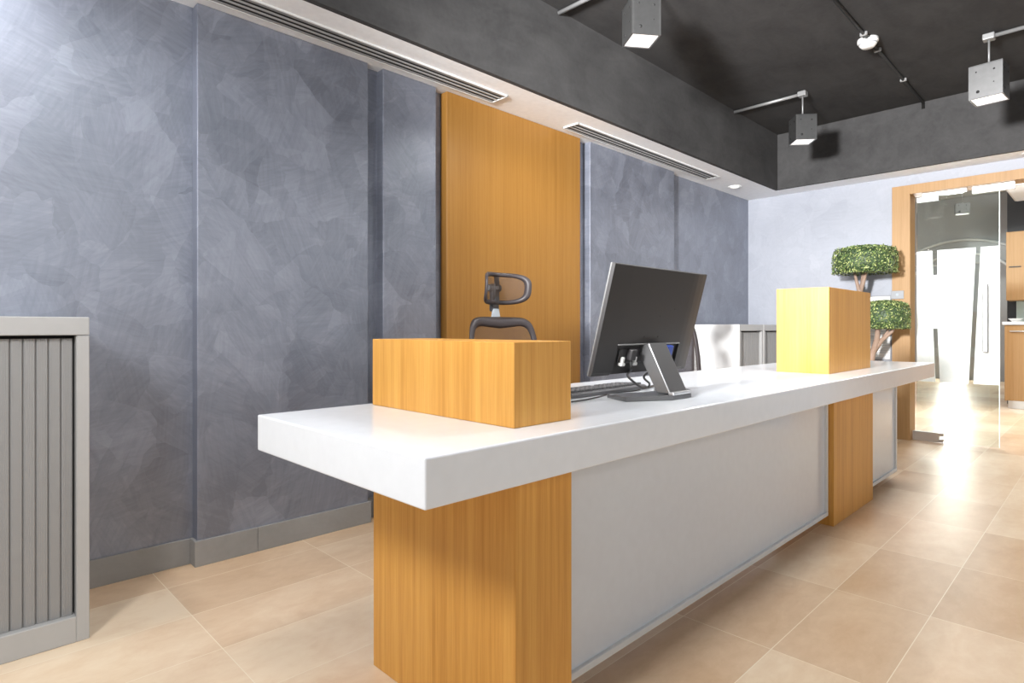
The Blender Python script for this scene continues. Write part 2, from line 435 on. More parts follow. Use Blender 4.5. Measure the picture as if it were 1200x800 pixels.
def front_panel(y0, y1):
    x = -1.030
    p = dbox('front_panel', (x-.035, y0+.001, .052), (x-.012, y1-.001, DB-.001), M['panel'], .001)
    f = MB(); z0, z1, w = .050, DB-.0008, .020
    A = lambda a, b: f.box(tuple(Vector(a)-O), tuple(Vector(b)-O), .0018, 1)
    A((x-.05, y0, z0), (x, y1, z0+w)); A((x-.012, y0, z1-w), (x, y1, z1))
    A((x-.05, y0, z0+w), (x, y0+w, z1-w)); A((x-.05, y1-w, z0+w), (x, y1, z1-w))
    f.obj('panel_frame', M['alu_white'], p)
front_panel(1.151, 3.269)
front_panel(3.957, 4.615)
# carcass behind the panels, with open knee space towards the chairs
c = MB()
for y0, y1 in ((1.16, 3.262), (3.964, 4.600)):
    c.box(tuple(Vector((-1.10, y0, .10))-O), tuple(Vector((-1.066, y1, DB-.002))-O), .002, 1)
c.box(tuple(Vector((-1.50, 4.56, .0))-O), tuple(Vector((-1.10, 4.600, DB-.002))-O), .002, 1)
c.obj('rear_board', M['oak'], desk)
tag(desk, 'long white-topped reception desk with oak blocks and glossy grey front panels', 'reception desk')

# ------------------------------------------------------------------ tambour cabinets
def cabinet(name, w, label, loc, nsl=None):
    """front faces +X, origin at floor, back right corner of the front plane at y=0 going to -w"""
    r = empty(name, loc)
    D, H, s = .43, 1.0366, .035
    b = MB()
    b.box((-D, -w, .0), (0, -w+s, .977), .002, 1).box((-D, -s, .0), (0, 0, .977), .002, 1)
    b.box((-D, -w+s, .0), (-.0, -s, .082), .002, 1).box((-D, -w+s, .082), (-D+.02, -s, .977), 0)
    b.obj('carcass', M['steel_grey'], r)
    MB().box((-D, -w-.006, .0), (.001, -w-.0006, H), .002, 1).obj('side_panel', M['cab_side'], r)
    MB().box((-D, -w, .9785), (.0012, -.0006, H), .003, 2).obj('top', M['steel_grey'], r)
    MB().box((-.05, -w+s, .082), (-.045, -s, .977)).obj('shutter_backing', M['slot_dark'], r)
    pitch = .0312; n = int((w-2*s-.004)/pitch)
    y = -s-.005
    for k in range(n):
        m = MB()
        # slat with rounded edges and fine grooves on one half
        prof = [(-.040, y-pitch+.0008), (-.029, y-pitch+.0008), (-.0245, y-pitch+.005)]
        q = y-pitch+.005
        while q < y-.007:
            prof += [(-.0240, q+.0012), (-.0247, q+.0020)]
            q += .0042
        prof += [(-.0245, y-.004), (-.029, y-.0004), (-.040, y-.0004)]
        m.prism(prof, 'z', .0825, .968)
        m.obj('shutter_slat', M['slat'], r)
        y -= pitch
    tag(r, label, 'cabinet', 'grey tambour cabinets')
    return r
cabinet('tambour_cabinet', 1.0, 'grey metal tambour-shutter cabinet at the left edge in the foreground', (-2.330, .381, 0))
cabinet('tambour_cabinet', .505, 'grey tambour cabinet behind the desk, showing its pale side beside the monitor', (-2.330, 5.605, 0))
cabinet('tambour_cabinet', .505, 'grey tambour cabinet in the far corner, half hidden by the tall oak desk block', (-2.330, 6.120, 0))

# ------------------------------------------------------------------ monitor
mon = empty('computer_monitor', (-1.0, 1.677, DT))
T = Matrix.Translation(Vector((-1.054, 1.677, 1.023)) - Vector((-1.0, 1.677, DT))) @ Matrix.Rotation(.259, 4, 'Y')
W2, H2 = .275, .1715
def frustum(m, x0, w0, h0, x1, w1, h1, zc1=0.0, seg=1):
    t = bmesh.new()
    a = [t.verts.new((x0, y, z)) for y, z in ((-w0,-h0),(w0,-h0),(w0,h0),(-w0,h0))]
    b = [t.verts.new((x1, y, z+zc1)) for y, z in ((-w1,-h1),(w1,-h1),(w1,h1),(-w1,h1))]
    t.faces.new(a); t.faces.new(b)
    for i in range(4): t.faces.new([a[i], a[(i+1)%4], b[(i+1)%4], b[i]])
    bmesh.ops.recalc_face_normals(t, faces=t.faces[:])
    bmesh.ops.bevel(t, geom=t.edges[:], offset=.003, segments=2, affect='EDGES', profile=.5)
    m.merge(t, T)
# back shell built round the connector recess: upper body, two cheeks, thin panel behind
m = MB()
RU, RV, XB = .180, -.070, .010
# side cross-section of the shell swept along the width, in three spans
def span(y0, y1, low, ta=0, tb=0):
    # outline in (x,z); ta/tb taper of the outer edge
    t = bmesh.new()
    def ring(y, tp):
        pr = [(-.004, -H2 if low else -H2), (-.004, H2), (.002, H2), (XB-tp, H2-.002), (XB-tp, RV if not low else -H2+.012), (.002, RV if not low else -H2)]
        return [t.verts.new((x, y, z)) for x, z in pr]
    a = ring(y0, ta); b = ring(y1, tb); n = len(a)
    t.faces.new(a); t.faces.new(b)
    for i in range(n): t.faces.new([a[i], a[(i+1)%n], b[(i+1)%n], b[i]])
    bmesh.ops.recalc_face_normals(t, faces=t.faces[:])
    m.merge(t, T)
span(-W2, -RU, True, .002, 0)
span(-RU, RU, False)
span(RU, W2-.065, True, 0, .001); span(W2-.065, W2-.03, True, .001, .004); span(W2-.03, W2, True, .004, .0075)
m.obj('back_shell', M['monitor_back'], mon)
MB().box((-.010, -W2, -H2), (-.0042, W2, H2), .002, 2, T).obj('bezel', M['monitor_side'], mon)
MB().box((-.0112, -W2+.008, -H2+.016), (-.0103, W2-.008, H2-.008), 0, 1, T).obj('screen', M['screen'], mon)
MB().box((.003, -RU, RV-.0045), (XB+.0035, RU, RV-.0002), .0012, 1, T).obj('recess_lip', M['slat'], mon)
for y, z, r_ in ((-.045, -.048, .0025), (.035, -.048, .0025), (.02, .02, .0022), (.10, .045, .0022)):
    MB().lathe([(0, 0), (r_, 0), (r_, .0006), (0, .0006)], (0,0,0), 10, T @ Matrix.Translation((XB, y, z)) @ Matrix.Rotation(pi/2, 4, 'Y')).obj('screw_hole', M['slot_dark'], mon)
for y0, y1 in ((-.155, -.02), (.07, .15)):
    MB().box((.0022, y0, -.135), (.006, y1, -.088), .002, 1, T).obj('port_block', M['black_plastic'], mon)
# stand: slanted arm, hinge foot and V-shaped base
arm = MB(); o = Vector((-1.0, 1.677, DT))
t = bmesh.new()
def P(x, y, z): return t.verts.new(Vector((x, y, z))-Vector((-1.0, 1.677, DT)))
lo = [P(-1.012, 1.632, DT+.018), P(-.962, 1.632, DT+.018), P(-.962, 1.735, DT+.018), P(-1.012, 1.735, DT+.018)]
hi = [P(-1.090, 1.632, .940), P(-1.040, 1.632, .955), P(-1.040, 1.735, .955), P(-1.090, 1.735, .940)]
t.faces.new(lo); t.faces.new(hi)
for i in range(4): t.faces.new([lo[i], lo[(i+1)%4], hi[(i+1)%4], hi[i]])
bmesh.ops.recalc_face_normals(t, faces=t.faces[:]); bmesh.ops.bevel(t, geom=t.edges[:], offset=.004, segments=2, affect='EDGES', profile=.5)
arm.merge(t)
arm.obj('stand_arm', M['gunmetal'], mon)
bs = MB()
def rel(p): return (p[0]+1.0, p[1]-1.677)
vshape = [(-.952,1.628),(-.952,1.740),(-1.030,1.865),(-1.135,1.815),(-1.070,1.722),(-1.075,1.650),(-1.135,1.540),(-1.030,1.492)]
bs.prism([rel(p) for p in vshape], 'z', .0006, .0145, .002)
bs.obj('stand_base', M['gunmetal'], mon)
MB().box((.030, -.048, .0142), (.050, .058, .024), .003, 2).obj('hinge_cap', M['silver'], mon)
gv = MB().box((-.105, -.166, .0146), (-.093, -.15, .0152), 0)
gv.obj('base_pad', M['silver'], mon)
tag(mon, 'dark grey flat computer monitor standing on the white desk, its back to the room', 'monitor')

# cables
def cable_curve(pts, n=10):
    """Catmull-Rom through pts"""
    P_ = [Vector(p) for p in pts]; P_ = [P_[0]*2-P_[1]] + P_ + [P_[-1]*2-P_[-2]]
    out = []
    for i in range(1, len(P_)-2):
        a, b, c_, d = P_[i-1:i+3]
        for k in range(n):
            s = k/n
            out.append(.5*((2*b)+(c_-a)*s+(2*a-5*b+4*c_-d)*s*s+(3*b-a-3*c_+d)*s**3))
    out.append(P_[-2]); return out
MW = Matrix.Translation((-1.0, 1.677, DT)) @ T
def onmon(u, v, off): return MW @ Vector((off, u, v))
e = empty('power_cable', tuple(onmon(-.098, -.15, .025)))
l = Vector(e.location)
pts = [onmon(-.105, -.118, .018), onmon(-.098, -.150, .022), (-1.165, 1.700, .838), (-1.190, 1.815, DT+.012), (-1.200, 1.875, DT+.006), (-1.235, 1.99, DT+.006), (-1.30, 2.10, DT+.006)]
MB().tube([Vector(p)-l for p in cable_curve(pts)], .0042, 8).obj('cord', M['black_cable'], e)
MB().box((.004, -.118, -.122), (.026, -.088, -.086), .004, 2, Matrix.Translation(-l) @ MW).obj('plug', M['black_plastic'], e)
tag(e, 'black power cable dropping from the monitor back to the desk', 'cable')
e = empty('video_cable', tuple(onmon(.105, -.09, .02))); l = Vector(e.location)
pts = [onmon(.105, -.105, .018), onmon(.105, -.140, .020), (-1.165, 1.80, .835), (-1.190, 1.872, .80), (-1.200, 1.868, DT+.0055), (-1.22, 1.83, DT+.0055), (-1.30, 1.95, DT+.0055)]
MB().tube([Vector(p)-l for p in cable_curve(pts)], .0040, 8).obj('cord', M['black_cable'], e)
MB().box((.0062, .094, -.128), (.024, .128, -.078), .003, 2, Matrix.Translation(-l) @ MW).obj('plug', M['blue'], e)
tag(e, 'black video cable with a blue plug in the monitor recess', 'cable')
for u, lab in ((-.142, 'white'), (-.075, 'pale')):
    pl = MB().box((.0062, u-.011, -.140), (.020, u+.011, -.130), .002, 1, MW).box((.008, u-.006, -.130), (.018, u+.006, -.112), .002, 1, MW)
    o_ = pl.obj('connector_plug', M['white_plastic'])
    o_['group'] = 'plugs in the monitor recess'
    tag(o_, 'left white plug in the recess under the monitor back' if u < -.1 else 'right white plug beside the black power plug in the monitor recess', 'plug')

# ------------------------------------------------------------------ keyboard
KL, KD = .440, .135
kb = empty('keyboard', (-1.195, 1.655, DT), R(2))
t = bmesh.new()
pr = [(0, .002), (0, .012), (-.010, .017), (-KD+.01, .010), (-KD, .007), (-KD, .002)]
m = MB().prism([(x, z) for x, z in pr], 'y', -KL/2, KL/2, .0015)
m.obj('case', M['key_case'], kb)
for x0 in (-.022, -KD+.006):
    for y0 in (-.19, .16): MB().box((x0, y0, .0004), (x0+.014, y0+.03, .003), .0008, 1).obj('foot_pad', M['black_plastic'], kb)
km = MB(); km.box((-.0068, -.0085, 0), (.0068, .0085, .009), .002, 1)
k0 = None
rows = 6; cols = 16
wide = MB().box((-.0068, -.055, 0), (.0068, .055, .009), .002, 1)
key0 = km.obj('key', M['key'], kb)
tilt = math.atan2(.007, KD-.02)
first = True
for i in range(rows):
    for j in range(cols):
        if i == rows-1 and 4 <= j <= 9: continue
        o_ = key0 if first else key0.copy()
        if not first: COL.objects.link(o_); o_.parent = kb
        first = False
        x = -.022-i*.0182; z = .0173+ (x+.010)*.0609*1.0 - .0012
        o_.location = (x, -KL/2+.022+j*.0264, z); o_.rotation_euler = (0, -tilt*0.9, 0)
sp = wide.obj('key', M['key'], kb); sp.location = (-.022-5*.0182, -KL/2+.022+6.5*.0264, .0173+(-.103)*.0609-.0012)
tag(kb, 'black keyboard on the white desk between the low oak block and the monitor', 'keyboard')
e = empty('keyboard_cable', (-1.19, 1.5, DT)); l = Vector(e.location)
z = DT+.0035
pts = [(-1.130, 1.36, z), (-1.135, 1.44, z), (-1.160, 1.55, z), (-1.182, 1.62, z), (-1.185, 1.68, z), (-1.175, 1.74, z), (-1.183, 1.80, z)]
MB().tube([Vector(p)-l for p in cable_curve(pts)], .0022, 6).obj('cord', M['black_cable'], e)
tag(e, 'thin dark keyboard cable lying on the desk in front of the keyboard', 'cable')

# ------------------------------------------------------------------ office chair
def superring(hw, hh, ex, n, zc, topdip=0.0):
    out = []
    for k in range(n):
        a = 2*pi*k/n; c_, s_ = cos(a), sin(a)
        y = hw*math.copysign(abs(c_)**(2/ex), c_); z_ = hh*math.copysign(abs(s_)**(2/ex), s_)
        out.append((y, z_, a))
    return out
def frame_and_net(parent, hw, hh, zc, ex, fw, ft, xf, name, netname, topfun=None, narrow=0.0):
    n = 72
    def lowtaper(y, z_): return y*(1+narrow*z_/hh)
    outer = [(lowtaper(y, z_), zc+z_) for y, z_, a in superring(hw, hh, ex, n, zc)]
    inner = []
    for y, z_, a in superring(hw-fw, hh-ft, ex, n, zc):
        dz = topfun(y) if (topfun and z_ > 0) else 0
        inner.append((lowtaper(y, z_), zc+z_+dz*(abs(z_)/hh)))
    th = .011
    t = bmesh.new()
    rings = []
    mid = [((a[0]+b[0])/2, (a[1]+b[1])/2) for a, b in zip(outer, inner)]
    # rounded cross-section: outer, front mid, inner, back mid
    for ring, off in ((outer, 0), ([((a[0]*3+b[0])/4, (a[1]*3+b[1])/4) for a, b in zip(outer, inner)], th), ([((a[0]+b[0]*3)/4, (a[1]+b[1]*3)/4) for a, b in zip(outer, inner)], th), (inner, 0),
                      ([((a[0]+b[0]*3)/4, (a[1]+b[1]*3)/4) for a, b in zip(outer, inner)], -th), ([((a[0]*3+b[0])/4, (a[1]*3+b[1])/4) for a, b in zip(outer, inner)], -th)):
        rings.append([t.verts.new((xf(y, z_)+off, y, z_)) for y, z_ in ring])
    k6 = len(rings)
    for i in range(k6):
        A, B = rings[i], rings[(i+1) % k6]
        for k in range(n):
            f = t.faces.new([A[k], A[(k+1)%n], B[(k+1)%n], B[k]]); f.smooth = True
    bmesh.ops.recalc_face_normals(t, faces=t.faces[:])
    m = MB(); m.merge(t); m.obj(name, M['chair_frame'], parent)
    t = bmesh.new(); prev = None
    steps = 8
    for s in range(steps+1):
        q = 1 - s/steps*.999
        cy_ = 0; cz_ = zc
        cur = [t.verts.new((xf(y*q, cz_+(z_-cz_)*q), y*q, cz_+(z_-cz_)*q)) for y, z_ in inner]
        if prev:
            for k in range(n):
                f = t.faces.new([prev[k], prev[(k+1)%n], cur[(k+1)%n], cur[k]]); f.smooth = True
        prev = cur
    m = MB(); m.merge(t); m.obj(netname, M['net'], parent)

def make_chair(label):
    ch = empty('office_chair')
    # base
    for k in range(5):
        a = 2*pi*k/5+.3
        Mx = Matrix.Rotation(a, 4, 'Z')
        lg = MB().tube([(.02, 0, .105), (.14, 0, .092), (.285, 0, .068)], [.024, .02, .014], 10, True, Mx)
        lg = lg.obj('base_leg', M['black_plastic'], ch)
        w = MB()
        for s in (-1, 1):
            w.lathe([(0, -.007), (.024, -.007), (.026, -.004), (.026, .004), (.024, .007), (0, .007)], (0,0,0), 18, Mx @ Matrix.Translation((.285, s*.013, .0265)) @ Matrix.Rotation(pi/2, 4, 'X'))
        w.tube([(.285, 0, .028), (.285, 0, .07)], .006, 8, True, Mx)
        w.obj('caster', M['black_plastic'], lg)
    MB().lathe([(0, .085), (.035, .085), (.035, .13), (.028, .14), (.028, .27), (.017, .27), (.017, .40), (0, .40)]).obj('gas_lift', M['silver'], ch)
    MB().box((-.11, -.09, .385), (.09, .09, .425), .01, 2).obj('tilt_mechanism', M['black_plastic'], ch)
    # seat cushion
    t = bmesh.new(); n = 40; pv = None
    for z_, q in ((.425, .90), (.432, 1.0), (.462, 1.02), (.478, .97), (.485, .86), (.487, .5), (.486, .02)):
        cur = []
        for k in range(n):
            a = 2*pi*k/n; c_, s_ = cos(a), sin(a)
            cur.append(t.verts.new((.02+.225*q*math.copysign(abs(c_)**.5, c_), .225*q*math.copysign(abs(s_)**.5, s_), z_ - (.02*max(0, c_)**4 if q > .5 else 0))))
        if pv:
            for k in range(n):
                f = t.faces.new([pv[k], pv[(k+1)%n], cur[(k+1)%n], cur[k]]); f.smooth = True
        else: t.faces.new(cur)
        pv = cur
    t.faces.new(pv); bmesh.ops.recalc_face_normals(t, faces=t.faces[:])
    m = MB(); m.merge(t); m.obj('seat', M['seat_fabric'], ch)
    # backrest
    zb, hb = .800, .258
    def xb(y, z_): return -.188 + .55*y*y - .10*((z_-.66)/.3)**2*.25
    frame_and_net(ch, .226, hb, zb, 6.5, .034, .052, xb, 'backrest_frame', 'backrest_net', lambda y: -.012*cos(y/.19*pi)+.004, -.07)
    MB().tube([(-.09, 0, .405), (-.20, 0, .43), (-.250, 0, .52), (-.256, 0, .70), (-.256, 0, .84)], [.022, .022, .02, .018, .015], 10).obj('back_spine', M['black_plastic'], ch)
    # headrest, its arm and knuckle
    zh = 1.200
    def xh(y, z_): return -.236 + 4.2*y*y - .9*(z_-zh)**2*8*.3 + .10*(z_-zh)
    frame_and_net(ch, .146, .081, zh, 3.8, .025, .022, xh, 'headrest_frame', 'headrest_net', None, .0)
    st = MB()
    st.prism([(-.030, 1.040), (.030, 1.040), (.018, 1.10), (-.018, 1.10)], 'x', -.262, -.250, .003)
    st.box((-.262, -.02, 1.030), (-.236, .02, 1.046), .004, 1)
    st.obj('headrest_arm', M['steel_arm'], ch)
    kn = MB().box((-.284, -.022, 1.085), (-.252, .022, 1.225), .008, 2).tube([(-.268, -.034, 1.205), (-.268, .034, 1.205)], .019, 14).box((-.252, -.016, 1.120), (-.243, .016, 1.268), .004, 1)
    kn = kn.obj('headrest_bracket', M['black_plastic'], ch)
    MB().tube([(-.268, .0345, 1.205), (-.268, .038, 1.205)], .012, 14).tube([(-.268, -.038, 1.205), (-.268, -.0345, 1.205)], .012, 14).box((-.251, -.010, 1.195), (-.241, .010, 1.215), .003, 1).obj('pivot_cap', M['silver'], kn)
    # armrests
    for s in (-1, 1):
        a = MB().tube([(-.02, s*.20, .41), (-.02, s*.262, .43), (-.02, s*.268, .50), (-.02, s*.268, .63)], [.016, .016, .015, .013], 10)
        a = a.obj('armrest', M['black_plastic'], ch)
        MB().box((-.15, s*.268-.035, .628), (.10, s*.268+.035, .655), .012, 3).obj('arm_pad', M['seat_fabric'], a)
    tag(ch, label, 'office chair', 'mesh office chairs behind the desk')
    return ch
ch = make_chair('black mesh office chair with headrest behind the low oak block of the desk')
ch.location = (-1.945, 2.035, 0); ch.rotation_euler = (0, 0, R(-4))
c2 = copy_tree(ch); c2['label'] = 'second mesh office chair, mostly hidden behind the computer monitor'
c2.location = (-1.93, 3.78, 0); c2.rotation_euler = (0, 0, R(6))

# ------------------------------------------------------------------ topiary tree
tp = empty('potted_topiary_tree', (-1.545, 5.95, 0))
L = lambda x, y, z: Vector((x+1.545, y-5.95, z))
MB().lathe([(0, 0), (.13, 0), (.135, .01), (.17, .30), (.178, .33), (.16, .33), (.155, .29), (0, .29)], (0,0,0), 36).obj('pot', M['pot'], tp)
MB().lathe([(.153, .291), (.10, .300), (0, .305)], (0,0,0), 28).obj('soil', M['soil'], tp)
tk = MB()
tk.tube([L(-1.55, 5.95, .28), L(-1.535, 5.95, .50), L(-1.545, 5.95, .75), L(-1.585, 5.95, 1.05), L(-1.612, 5.95, 1.30), L(-1.610, 5.95, 1.36)], [.030, .027, .024, .022, .022, .018], 10)
tk.tube([L(-1.612, 5.95, 1.30), L(-1.64, 5.95, 1.42), L(-1.672, 5.96, 1.56)], [.019, .014, .010], 8)
tk.tube([L(-1.612, 5.95, 1.30), L(-1.598, 5.96, 1.42), L(-1.585, 5.97, 1.58)], [.019, .014, .010], 8)
tk.tube([L(-1.608, 5.95, 1.32), L(-1.575, 5.93, 1.44), L(-1.545, 5.93, 1.58)], [.019, .016, .011], 8)
tk.tube([L(-1.535, 5.95, .45), L(-1.530, 5.93, .60), L(-1.510, 5.93, .78), L(-1.475, 5.93, .90), L(-1.465, 5.93, 1.03)], [.026, .026, .024, .023, .017], 10)
tk.tube([L(-1.500, 5.94, .80), L(-1.44, 5.94, .90), L(-1.37, 5.95, .97), L(-1.34, 5.95, 1.02)], [.022, .018, .014, .011], 8)
tk.tube([L(-1.44, 5.94, .90), L(-1.40, 5.95, .97), L(-1.39, 5.95, 1.02)], [.014, .012, .009], 8)
tk.obj('trunk', M['bark'], tp)
def crown(c_, rx, hz, n):
    m = MB(); rnd = random.Random(int(c_[2]*1000))
    ms = (M['leaf_a'], M['leaf_b'], M['leaf_c'])
    for k in ms: m.mat(k)
    # dense inner core of foliage
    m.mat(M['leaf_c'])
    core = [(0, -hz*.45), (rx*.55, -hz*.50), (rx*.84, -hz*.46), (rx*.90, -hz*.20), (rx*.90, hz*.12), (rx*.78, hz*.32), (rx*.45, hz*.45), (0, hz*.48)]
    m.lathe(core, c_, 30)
    for _ in range(n):
        a = rnd.uniform(0, 2*pi); u = rnd.random()
        # point on the surface of a flattened drum with a domed top
        if u < .55:
            s = rnd.uniform(-.5, .42); r_ = rx*(1-.10*max(0, s-.15)/.27); nrm = Vector((cos(a), sin(a), max(0, s)*.5)); p = Vector((r_*cos(a), r_*sin(a), s*hz))
        elif u < .87:
            r_ = rx*math.sqrt(rnd.random())*.97; p = Vector((r_*cos(a), r_*sin(a), hz*(.5-.20*(r_/rx)**2.5))); nrm = Vector((cos(a)*.5*r_/rx, sin(a)*.5*r_/rx, 1))
        else:
            r_ = rx*math.sqrt(rnd.random()); p = Vector((r_*cos(a), r_*sin(a), -hz*.5)); nrm = Vector((cos(a)*.4, sin(a)*.4, -1))
        p = p*rnd.uniform(.93, 1.02)+Vector(c_)
        nrm = (nrm.normalized()+Vector((rnd.gauss(0,.5), rnd.gauss(0,.5), rnd.gauss(0,.5)))).normalized()
        tx = nrm.cross(Vector((rnd.gauss(0,1), rnd.gauss(0,1), rnd.gauss(0,1)))).normalized(); ty = nrm.cross(tx)
        ln = rnd.uniform(.014, .024); wd = ln*.5
        m.mat(ms[0] if (q := rnd.random()) < .46 else (ms[1] if q < .72 else ms[2]))
        m.quad([p-tx*ln*.5, p+ty*wd*.5+nrm*.002, p+tx*ln*.5, p-ty*wd*.5+nrm*.002])
    return m
cr = crown((-1.578+1.545, 0, 1.612), .253, .245, 5200); cr.obj('upper_crown', None, tp)
cr = crown((-1.425+1.545, 0, 1.122), .190, .245, 3800); cr.obj('lower_crown', None, tp)
tag(tp, 'two-tiered clipped topiary tree with bare forked trunk beside the door frame', 'tree')

# ------------------------------------------------------------------ ceiling fittings
def pendant(x, y, zt, rz, s, pipe, label, h=.2, name='pendant_lamp'):
    e = empty(name, (x, y, ZC))
    zt -= ZC
    q = s/2; Mx = Matrix.Rotation(rz, 4, 'Z'); th = .008
    b = MB(); b.mat(M['lamp_grey'])
    b.box((-q, -q, zt-h), (-q+th, q, zt), .001, 1, Mx).box((q-th, -q, zt-h), (q, q, zt), .001, 1, Mx)
    b.box((-q+th, -q, zt-h), (q-th, -q+th, zt), .001, 1, Mx).box((-q+th, q-th, zt-h), (q-th, q, zt), .001, 1, Mx)
    b.box((-q, -q, zt-.006), (q, q, zt+.002), .001, 1, Mx)
    b.mat(M['slot_dark'])
    for sgn in range(4):
        F = Mx @ Matrix.Rotation(sgn*pi/2, 4, 'Z') @ Matrix.Translation((q+.0002, 0, 0)) @ Matrix.Rotation(pi/2, 4, 'Y')
        for u, v, r_ in ((.25, -.28, .006), (-.27, -.30, .005), (.24, .10, .0035), (-.22, .30, .0095)):
            b.lathe([(0, 0), (r_, 0), (r_, .0008), (0, .0008)], (0,0,0), 14, F @ Matrix.Translation((-(zt-h/2)+v*h, u*s, 0)))
    b.obj('lamp_body', None, e)
    MB().box((-q+th+.001, -q+th+.001, zt-h+.004), (q-th-.001, q-th-.001, zt-h+.012), .001, 1, Mx).obj('diffuser', M['lamp_led'], e)
    MB().tube([(0, 0, -.02), (0, 0, zt+.001)], .006, 10).tube([(0, 0, zt+.03), (0, 0, zt+.001)], .009, 10).obj('rod', M['pipe'], e)
    jb = MB().box((-.032, -.032, -.040), (.032, .032, -.0005), .006, 2).obj('junction_box', M['pipe'], e)
    p = MB(); x0, x1 = pipe
    p.tube([(x0-x, 0, -.018), (x1-x, 0, -.018)], .0125, 12)
    p.obj('conduit_pipe', M['pipe'], e)
    tag(e, label, 'pendant lamp', 'cube pendant lamps')
    return e
p1 = pendant(-1.780, 2.720, 2.728, R(54), .158, (-2.358, -1.81), 'grey cube pendant lamp nearest the camera, above the middle of the desk')
p3 = pendant(-1.787, 5.060, 2.705, R(40), .160, (-2.358, -1.81), 'dark grey cube pendant lamp casting a shadow on the back bulkhead near the corner')
p4 = pendant(-.587, 4.935, 2.700, R(85), .178, (-.56, .9), 'pale-lit grey cube pendant lamp at the right edge of the ceiling', .215)

sd = empty('smoke_detector', (-1.160, 4.451, ZC))
MB().lathe([(0, -.0005), (.062, -.0005), (.062, -.020), (.055, -.026), (.050, -.040), (.036, -.055), (0, -.058)]).obj('housing', M['white_plastic'], sd)
MB().lathe([(.053, -.0285), (.0555, -.031), (.052, -.036)]).obj('vent_ring', M['grey_plastic'], sd)
tag(sd, 'round white smoke detector on the dark ceiling', 'smoke detector')
def conduit(y0, y1, label, end=False):
    e = empty('ceiling_conduit', (-1.150, y0, ZC)); 
    MB().tube([(0, 0, -.012), (0, y1-y0, -.012)] + ([(0, y1-y0+.012, -.018), (0, y1-y0+.014, -.06)] if end else []), .0105, 10).obj('tube', M['black_cable'], e)
    y = y0+.12
    while y < y1:
        MB().box((-.022, y-y0-.009, -.026), (.022, y-y0+.009, -.0005), .004, 1).obj('clip', M['pipe'], e); y += .70
    tag(e, label, 'conduit', 'black conduits on the ceiling')
conduit(1.4, 4.385, 'black ceiling conduit running from the camera side to the smoke detector')
conduit(4.517, 5.985, 'black ceiling conduit running from the smoke detector to the back bulkhead', True)

# ------------------------------------------------------------------ wall items by the door
g = empty('wall_air_grille', (-1.565, BY, 1.0))
x0, x1, z0, z1 = -.135, .118, -.29, .305
fr = MB()
for a, b in (((x0, -.014, z0), (x0+.010, -.0006, z1)), ((x1-.010, -.014, z0), (x1, -.0006, z1)), ((x0+.010, -.014, z0), (x1-.010, -.0006, z0+.010)), ((x0+.010, -.014, z1-.010), (x1-.010, -.0006, z1))): fr.box(a, b, .001, 1)
fr.obj('frame', M['grey_plastic'], g)
MB().box((x0+.010, -.0035, z0+.010), (x1-.010, -.0006, z1-.010)).obj('backing', M['white_plastic'], g)
for k in range(17):
    z = z0+.022+k*.022
    MB().prism([(-.0035, z), (-.012, z-.004), (-.012, z), (-.0035, z+.006)], 'x', x0+.011, x1-.011).obj('louvre', M['alu_white'], g)
tag(g, 'white louvred air grille with a thin grey frame on the back wall behind the topiary', 'air grille')
s = empty('switch_plate', (-1.396, BY-.022, 1.304))
MB().box((-.050, -.010, -.037), (.050, -.0004, .037), .003, 2).obj('plate', M['grey_plastic'], s)
MB().box((-.010, -.0135, -.012), (.010, -.0102, .012), .0015, 1).obj('rocker', M['steel_arm'], s)
tag(s, 'grey switch plate fixed on the oak door frame', 'switch')

# ------------------------------------------------------------------ door
dr = empty('door_1', (-.6, BY, 0)); structure(dr)
DO = Vector((-.6, BY, 0))
def db(m, a, b, bev=.0015): m.box(tuple(Vector(a)-DO), tuple(Vector(b)-DO), bev, 1); return m
f = MB()
YI = BY-.022
db(f, (OX0-.139, YI, 0), (OX0, BY+.17, OZ+.082)); db(f, (OX1, YI, 0), (OX1+.139, BY+.17, OZ+.082)); db(f, (OX0, YI, OZ), (OX1, BY+.17, OZ+.082))
f.obj('door_frame', M['oak_pale'], dr)
YD = 6.340
leaf = MB(); GX0, GX1 = -1.262, -.688
leaf.box(tuple(Vector((GX0, YD-.005, .012))-DO), tuple(Vector((GX1, YD+.005, OZ-.035))-DO))
leaf = leaf.obj('glass_leaf', M['glass'], dr)
ed = MB(); db(ed, (GX1-.0002, YD-.0055, .012), (GX1+.006, YD+.0055, OZ-.035), .001)
ed.obj('glass_edge', M['glass_edge'], leaf)
fm = MB()
yf = YD-.0066-BY
def film(pts): fm.prism([(x+.6, z) for x, z in pts], 'y', yf, yf+.0012)
zb, zt = .530, 1.686
Lx, Rx = GX0+.095, GX1-.001
# three fields of film with clear slanting slits between
film([(Lx, zb), (-1.122, zb), (-1.141, .990), (-1.141, 1.0), (-1.141, 1.470), (-1.146, zt), (Lx, zt)])
film([(-1.092, zb), (-.889, zb), (-.840, zt), (-1.110, zt), (-1.110, 1.470), (-1.141, 1.470), (-1.141, 1.0), (-1.108, 1.0)])
film([(-.858, zb), (Rx, zb), (Rx, zt), (-.808, zt)])
fm.obj('frosted_film', M['film'], leaf)
fl2 = MB(); fl2.prism([(GX0+.6, zb), (Lx+.6-.0005, zb), (Lx+.6-.0005, zt), (GX0+.6, zt)], 'y', yf, yf+.0012)
fl2.obj('frosted_film', M['film'], leaf)
hd = MB()
for yy in (YD-.045, YD+.045): hd.box(tuple(Vector((-.790, yy-.012, .800))-DO), tuple(Vector((-.755, yy+.012, 1.372))-DO), .006, 2)
for zz in (.88, 1.29): hd.tube([Vector((-.772, YD-.045, zz))-DO, Vector((-.772, YD+.045, zz))-DO], .008, 10)
hd.obj('pull_handle', M['handle'], leaf)
